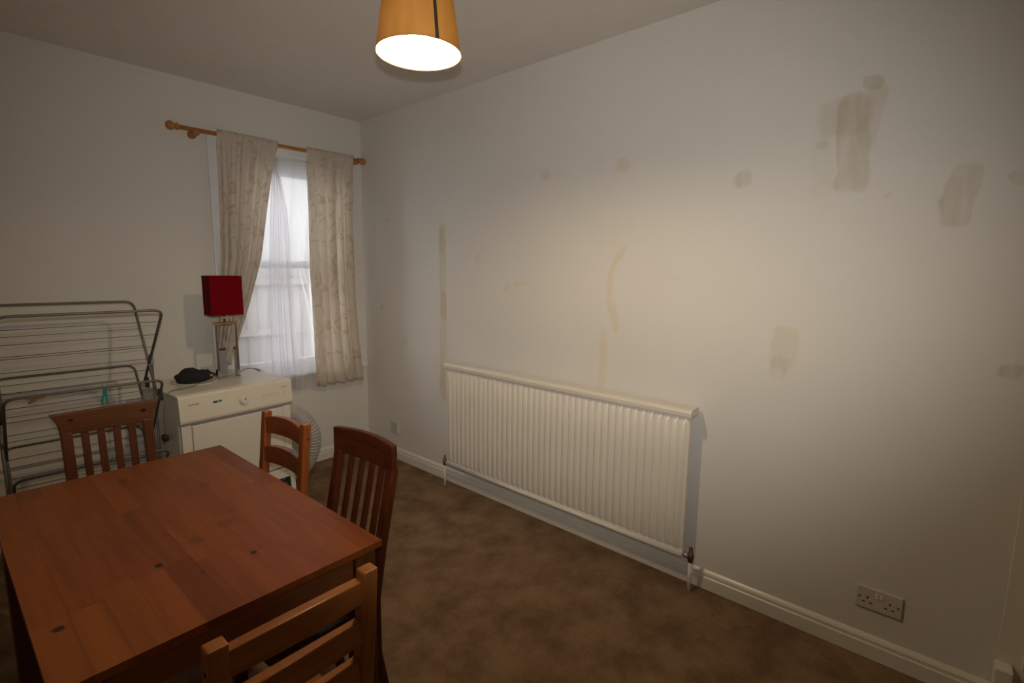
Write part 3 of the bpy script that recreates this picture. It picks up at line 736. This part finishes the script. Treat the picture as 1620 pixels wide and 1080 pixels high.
# ================================================================== tumble dryer
DW, DD, DH = .60, .52, .845
dry = thing('tumble_dryer', 'white freestanding tumble dryer against the back wall under the window', 'dryer', (.735, 2.889, 0), math.radians(4.6))
bm = NB(); box(bm, .004, DW-.004, .030, DD, .02, .825); obj('body', bm, m_dry, dry, .006)
bm = NB(); box(bm, 0, DW, .026, DD+.005, .8255, DH); obj('worktop', bm, m_dry, dry, .006)
bm = NB()
for (a, b_) in ((0, 0),): pass
poly = [(.0255, DH-.001), (.006, DH-.004), (-.002, DH-.016), (-.012, .712), (-.008, .700), (.006, .692), (.029, .692), (.029, .824), (.0255, .824)]
prism(bm, poly, .0, DW, 0); pan = obj('control_panel', bm, m_drypan, dry, .003)
bm = NB(); box(bm, .006, DW-.006, .010, .0295, .683, .6915); obj('shadow_gap', bm, m_gap, dry)
bm = NB(); box(bm, .008, .055, .008, .0295, .03, .682); obj('front_frame', bm, m_dry, dry, .002)
bm = NB(); box(bm, .548, .592, .008, .0295, .03, .682); obj('front_frame', bm, m_dry, dry, .002)
bm = NB(); box(bm, .0585, .5445, .002, .0295, .312, .679); door = obj('door', bm, m_dry, dry, .005)
bm = NB(); box(bm, .0585, .5445, .010, .0295, .30, .3115); obj('shadow_gap', bm, m_gap, dry)
bm = NB(); box(bm, .0585, .5445, .004, .0295, .03, .2995); obj('lower_flap', bm, m_dry, dry, .004)
for x in (.0567, .5463):
    bm = NB(); box(bm, x-.0015, x+.0015, .012, .0295, .03, .682); obj('shadow_gap', bm, m_gap, dry)
def pt(x, z, off=0):   # point on the sloping fascia
    k = (DH-.016-z)/(DH-.016-.712); return Vector((x, -.002-.010*k-off, z))
tilt = math.atan2(.010, DH-.016-.712)
def fascia(x, z, off=0): return Matrix.Translation(pt(x, z, off)) @ Matrix.Rotation(PI/2+tilt, 4, 'X')
bm = NB(); lathe(bm, [(.026, 0), (.026, .004), (.022, .006), (.021, .018), (.018, .021)], 28, mtx=fascia(.318, .768)); dial = obj('programme_dial', bm, m_whitepl, dry)
bm = NB(); box(bm, -.003, .003, .006, .017, .0205, .0225, fascia(.318, .768)); obj('pointer', bm, mat('dial_pointer', (.25, .15, .06), .5), dial)
def flat(name, x, z, w, h, m, parent=dry, off=.0004, label=None):
    bm = NB(); box(bm, -w/2, w/2, -h/2, h/2, 0, .0006, fascia(x, z, off)); return obj(name, bm, m, parent, label=label)
m_ink = mat('grey_print', (.16, .14, .12), .5); m_inkl = mat('pale_print', (.42, .38, .32), .5)
def text(s, x, z, size, m, mt=None):
    cu = bpy.data.curves.new('lettering', 'FONT'); cu.body = s; cu.size = size; cu.align_x = 'CENTER'; cu.align_y = 'CENTER'; cu.extrude = .0003; cu.offset = size*.012
    o = bpy.data.objects.new('lettering', cu); C.objects.link(o); cu.materials.append(m)
    dg = bpy.context.evaluated_depsgraph_get(); me = bpy.data.meshes.new_from_object(o.evaluated_get(dg)); bpy.data.objects.remove(o)
    o = bpy.data.objects.new('lettering', me); C.objects.link(o); o.parent = dry
    o.matrix_local = mt if mt is not None else fascia(x, z, .0006); return o
text('ZANUSSI', .068, .792, .0125, m_ink)
flat('display_label', .172, .786, .022, .010, m_black); flat('display_label', .196, .787, .020, .010, m_teal, label='teal label')
text('TC 180', .548, .800, .010, m_ink)
for i in range(12):
    a = 2*PI*i/12
    flat('dial_mark', .318+.036*math.cos(a)*1.1, .768+.034*math.sin(a), .006, .0012, m_inkl)
for i in range(5): flat('button_mark', .425+i*.022, .772, .008, .003, m_inkl); flat('button_mark', .425+i*.022, .762, .012, .0015, m_inkl)
flat('button_mark', .548, .775, .012, .002, m_inkl); flat('button_mark', .548, .762, .004, .012, m_inkl)
for (x, y) in ((.06, .07), (.54, .07), (.06, .46), (.54, .46)):
    bm = NB(); lathe(bm, [(.02, 0), (.02, .012), (.012, .021)], 16, c=(x, y, 0)); obj('foot', bm, m_black, dry)
# picture frame leaning on the dryer front
pf = thing('picture_frame', 'small white framed dark print leaning against the lower front of the dryer', 'picture', (1.222, 2.890, .0), math.radians(4.6))
mt = Matrix.Rotation(math.radians(-4), 4, 'X')
bm = NB()
for q in ((-.10, -.072, 0, .28), (.072, .10, 0, .28), (-.072, .072, 0, .028), (-.072, .072, .252, .28)): box(bm, q[0], q[1], 0, .014, q[2], q[3], mt)
obj('frame', bm, m_whitepl, pf, .002)
m_print, t, b = nt('dark_floral_print'); tc = N(t, 'ShaderNodeTexCoord'); vo = N(t, 'ShaderNodeTexVoronoi'); vo.inputs['Scale'].default_value = 26
t.links.new(tc.outputs['Object'], vo.inputs['Vector']); r = N(t, 'ShaderNodeValToRGB'); e = r.color_ramp.elements
e[0].position = .12; e[0].color = (.40, .16, .02, 1); e[1].position = .42; e[1].color = (.008, .008, .008, 1); q = e.new(.26); q.color = (.10, .12, .12, 1)
t.links.new(vo.outputs['Distance'], r.inputs[0]); t.links.new(r.outputs[0], b.inputs['Base Color'])
bm = NB(); box(bm, -.0725, .0725, .006, .010, .0275, .2525, mt); obj('print', bm, m_print, pf)

# vent hose to the right of the dryer
hose = thing('vent_hose', 'white corrugated vent hose looping down behind the right side of the dryer', 'hose', (0, 0, 0))
path = []
ctrl = [(1.36, 3.36, .50), (1.42, 3.33, .535), (1.475, 3.27, .54), (1.535, 3.22, .485), (1.58, 3.20, .39), (1.585, 3.215, .28), (1.565, 3.26, .17), (1.52, 3.32, .085), (1.44, 3.38, .062), (1.37, 3.42, .060)]
def cr_(p, t_):
    n = len(p)-1; s = min(int(t_*n), n-1); u = t_*n-s; P = [Vector(p[max(0, min(n, s+k))]) for k in (-1, 0, 1, 2)]
    return .5*((2*P[1])+(-P[0]+P[2])*u+(2*P[0]-5*P[1]+4*P[2]-P[3])*u*u+(-P[0]+3*P[1]-3*P[2]+P[3])*u**3)
NP = 260; rad_ = []
for i in range(NP+1):
    path.append(cr_(ctrl, i/NP)); rad_.append(.050+.0030*math.sin(2*PI*i/5.2))
bm = NB(); tube(bm, path, rad_, 22); obj('corrugated_tube', bm, m_hose, hose)
bm = NB(); tube(bm, [cr_(ctrl, 0)+Vector((-.004, 0, -.003)), cr_(ctrl, .012)], .056, 22); obj('collar', bm, m_grey, hose)

# ================================================================== things on the dryer
DT = DH+.0005
lamp = thing('table_lamp', 'chrome open-frame table lamp with red box shade on the dryer', 'lamp', (1.083, 3.205, DT), math.radians(-2))
bm = NB(); box(bm, -.060, .060, -.040, .040, 0, .008); obj('base_plate', bm, m_chrome, lamp, .001)
for s in (-1, 1):
    bm = NB(); box(bm, s*.052-.0075, s*.052+.0075, -.022, .022, .0082, .318); obj('upright', bm, m_chrome, lamp, .0015)
bm = NB(); box(bm, -.0595, .0595, -.022, .022, .3182, .330); obj('top_bar', bm, m_goldrefl, lamp, .001, label='top bar coloured with a gold reflection')
bm = NB(); tube(bm, [(0, 0, .3302), (0, 0, .385)], .007, 12); lathe(bm, [(.014, .385), (.014, .425), (.010, .43)], 16); obj('lamp_holder', bm, m_chrome, lamp)
bm = NB(); o = .084
for a, b_ in (((-o, -o), (o, -o)), ((o, -o), (o, o)), ((o, o), (-o, o)), ((-o, o), (-o, -o))):
    v = [bm.verts.new((a[0], a[1]*.8, .375)), bm.verts.new((b_[0], b_[1]*.8, .375)), bm.verts.new((b_[0], b_[1]*.8, .600)), bm.verts.new((a[0], a[1]*.8, .600))]; bm.faces.new(v)
obj('lamp_shade', bm, m_red, lamp, solid=.0025, label='red fabric box shade')
bm = NB(); box(bm, -.0825, .0825, -.001, .001, .418, .420); box(bm, -.001, .001, -.065, .065, .4205, .4225); obj('shade_carrier', bm, m_steel, lamp)
router = thing('router', 'grey upright plastic box standing behind the chrome lamp', 'router', (1.090, 3.330, DT), math.radians(3))
bm = NB(); box(bm, -.030, .030, -.016, .016, 0, .165); obj('casing', bm, m_grey, router, .004)
bm = NB(); box(bm, -.026, .026, -.019, -.0162, .150, .160); obj('vent_strip', bm, m_black, router)
# black cloth bag
bag = thing('black_bag', 'crumpled black cloth bag with a yellow tag on the dryer', 'bag', (.915, 3.225, DT), math.radians(25))
bm = NB(); bmesh.ops.create_icosphere(bm, subdivisions=4, radius=1); rr_ = random.Random(4)
from mathutils import noise
for v in bm.verts:
    p = v.co.copy(); k = 1+.28*noise.noise(p*1.7+Vector((3, 1, 2)))+.10*noise.noise(p*5)
    v.co = Vector((p.x*.105*k, p.y*.070*k, max(0, (p.z*.5+.35)*.078*k*(1.3-.5*abs(p.x+.1)))))
for f_ in bm.faces: f_.smooth = True
obj('cloth', bm, m_cloth, bag)
bm = NB(); tube(bm, [(.085, -.01, .02), (.11, -.005, .022), (.135, .0, .012), (.15, .01, .006)], .006, 8); obj('strap', bm, m_cloth, bag)
bm = NB(); box(bm, .040, .066, -.062, -.056, .022, .031, Matrix.Rotation(math.radians(12), 4, 'Z')); obj('tag', bm, m_yellow, bag, label='yellow tag')
def smooth_path(ctrl, n=60): return [cr_(ctrl, i/n) for i in range(n+1)]
bm = NB(); zc = DT+.0032
tube(bm, smooth_path([(1.07, 3.29, zc), (1.02, 3.20, zc), (.985, 3.13, zc), (.93, 3.085, zc), (.875, 3.11, zc), (.83, 3.17, zc), (.80, 3.26, zc), (.86, 3.34, zc+.0), (.97, 3.335, zc)]), .003, 8)
tag(obj('white_cable', bm, m_cablew), 'loose white cable looping round the black bag on the dryer', 'cable')
bm = NB(); tube(bm, smooth_path([(1.135, 3.235, zc), (1.17, 3.25, zc+.012), (1.21, 3.27, zc+.022), (1.25, 3.27, zc+.018), (1.278, 3.25, zc), (1.30, 3.30, zc-.0), (1.29, 3.36, zc)], 60), .0028, 8)
tag(obj('black_cable', bm, m_cable), 'thin dark cable arching over the dryer top right of the lamp', 'cable')
bm = NB(); xs = .722
tube(bm, smooth_path([(.915, 3.14, zc), (.86, 3.08, zc), (.80, 3.055, zc), (.745, 3.03, zc+.001), (.712, 3.015, DH-.02), (.706, 3.01, .78), (.700, 3.01, .72), (.702, 3.02, .66), (.706, 3.03, .625)], 80), .0032, 8)
def on_dryer(o):   # built in room coordinates, carried by the dryer
    o.parent = dry; o.matrix_parent_inverse = (Matrix.Translation(dry.location) @ Matrix.Rotation(dry.rotation_euler.z, 4, 'Z')).inverted(); return o
on_dryer(obj('power_cord', bm, m_cable, label='dangling grey cord'))
bm = NB(); box(bm, .690, .715, 3.012, 3.060, .590, .622); pl_ = on_dryer(obj('plug', bm, m_black, None, .006, label='black plug'))
for dy in (3.022, 3.036, 3.050):
    bm = NB(); box(bm, .694, .698, dy-.003, dy+.003, .572, .5905); obj('pin', bm, m_chrome, pl_)

# ================================================================== clothes airer
air = thing('clothes_airer', 'grey metal three-tier folding clothes airer left of the dryer', 'airer', (0, 0, 0))
AX0, AX1 = .122, .675
def wing(top, bot, nw, x0=AX0, x1=AX1, rr=.0062, rad=.045, f0=.10, f1=.60):
    """U-shaped wing: top bar joined to two arms that slope from top (y, z) to bot (y, z)"""
    bm = NB(); pts = bend([(x0, bot[0], bot[1]), (x0, top[0], top[1]), (x1, top[0], top[1]), (x1, bot[0], bot[1])], rad)
    tube(bm, pts, rr, 10); w_ = obj('wing_frame', bm, m_steel, air)
    for k in range(nw):
        u = f0+(f1-f0)*k/max(1, nw-1); y = top[0]+(bot[0]-top[0])*u; z = top[1]+(bot[1]-top[1])*u
        bm = NB(); tube(bm, [(x0, y, z), (x1, y, z)], .0016, 6); obj('wire', bm, m_wire, w_)
    return w_
wing((3.31, 1.308), (2.99, .848), 5, f0=.12, f1=.85)
wing((2.77, 1.293), (3.23, .875), 5, f0=.14, f1=.80)
wing((3.42, .947), (2.99, .40), 5, f0=.12, f1=.85)
wing((2.86, .949), (3.23, .53), 5, f0=.12, f1=.80)
wing((3.38, .610), (2.99, .14), 4)
wing((2.86, .600), (3.23, .16), 4)
for x in (AX0-.012, AX1+.0125):
    bm = NB(); tube(bm, bend([(x, 2.90, .008), (x, 3.085, .30), (x, 3.10, 1.018)], .08), .006, 10); tube(bm, bend([(x, 3.30, .008), (x, 3.115, .30), (x, 3.107, .30)], .03), .006, 10)
    obj('stand_leg', bm, m_steel, air)
    for (y, z) in ((3.10, 1.015), (2.985, .850), (3.225, .878)):
        bm = NB(); box(bm, x-.008, x+.008, y-.014, y+.014, z-.028, z+.028); obj('hinge_clip', bm, m_grey if z > .9 else m_black, air, .004)
    for y in (2.90, 3.30):
        bm = NB(); lathe(bm, [(.009, 0), (.009, .02), (.007, .022)], 12, c=(x, y, 0)); obj('foot_cap', bm, m_black, air)
def peg(name, label, x, y, z, m, tilt=0, ln=.085):
    p = thing(name, label, 'peg', (x, y, z), 0); p.rotation_euler = (0, tilt, 0)
    for s in (-1, 1):
        bm = NB(); prism(bm, [(s*.0065, .006), (s*.0072, .014), (s*.0095, .008), (s*.0068, -.014), (s*.0105, -ln*.45), (s*.0140, -ln*.75), (s*.0080, -ln*.85), (s*.0004, -.03), (s*.0004, -.012)], -.005, .005, 1)
        obj('jaw', bm, m, p, .001)
    bm = NB(); tube(bm, [(-.0085, 0, -.028), (.0085, 0, -.028)], .003, 8); obj('spring', bm, m_steel, p)
    return p
peg('clothes_peg', 'teal plastic clothes peg hanging from the middle bar of the airer', .450, 2.86, .949, m_teal, .08, .095)
peg('clothes_peg', 'brown wooden clothes peg lying along the middle bar of the airer', .235, 2.86, .944, m_peg, 1.3, .055)
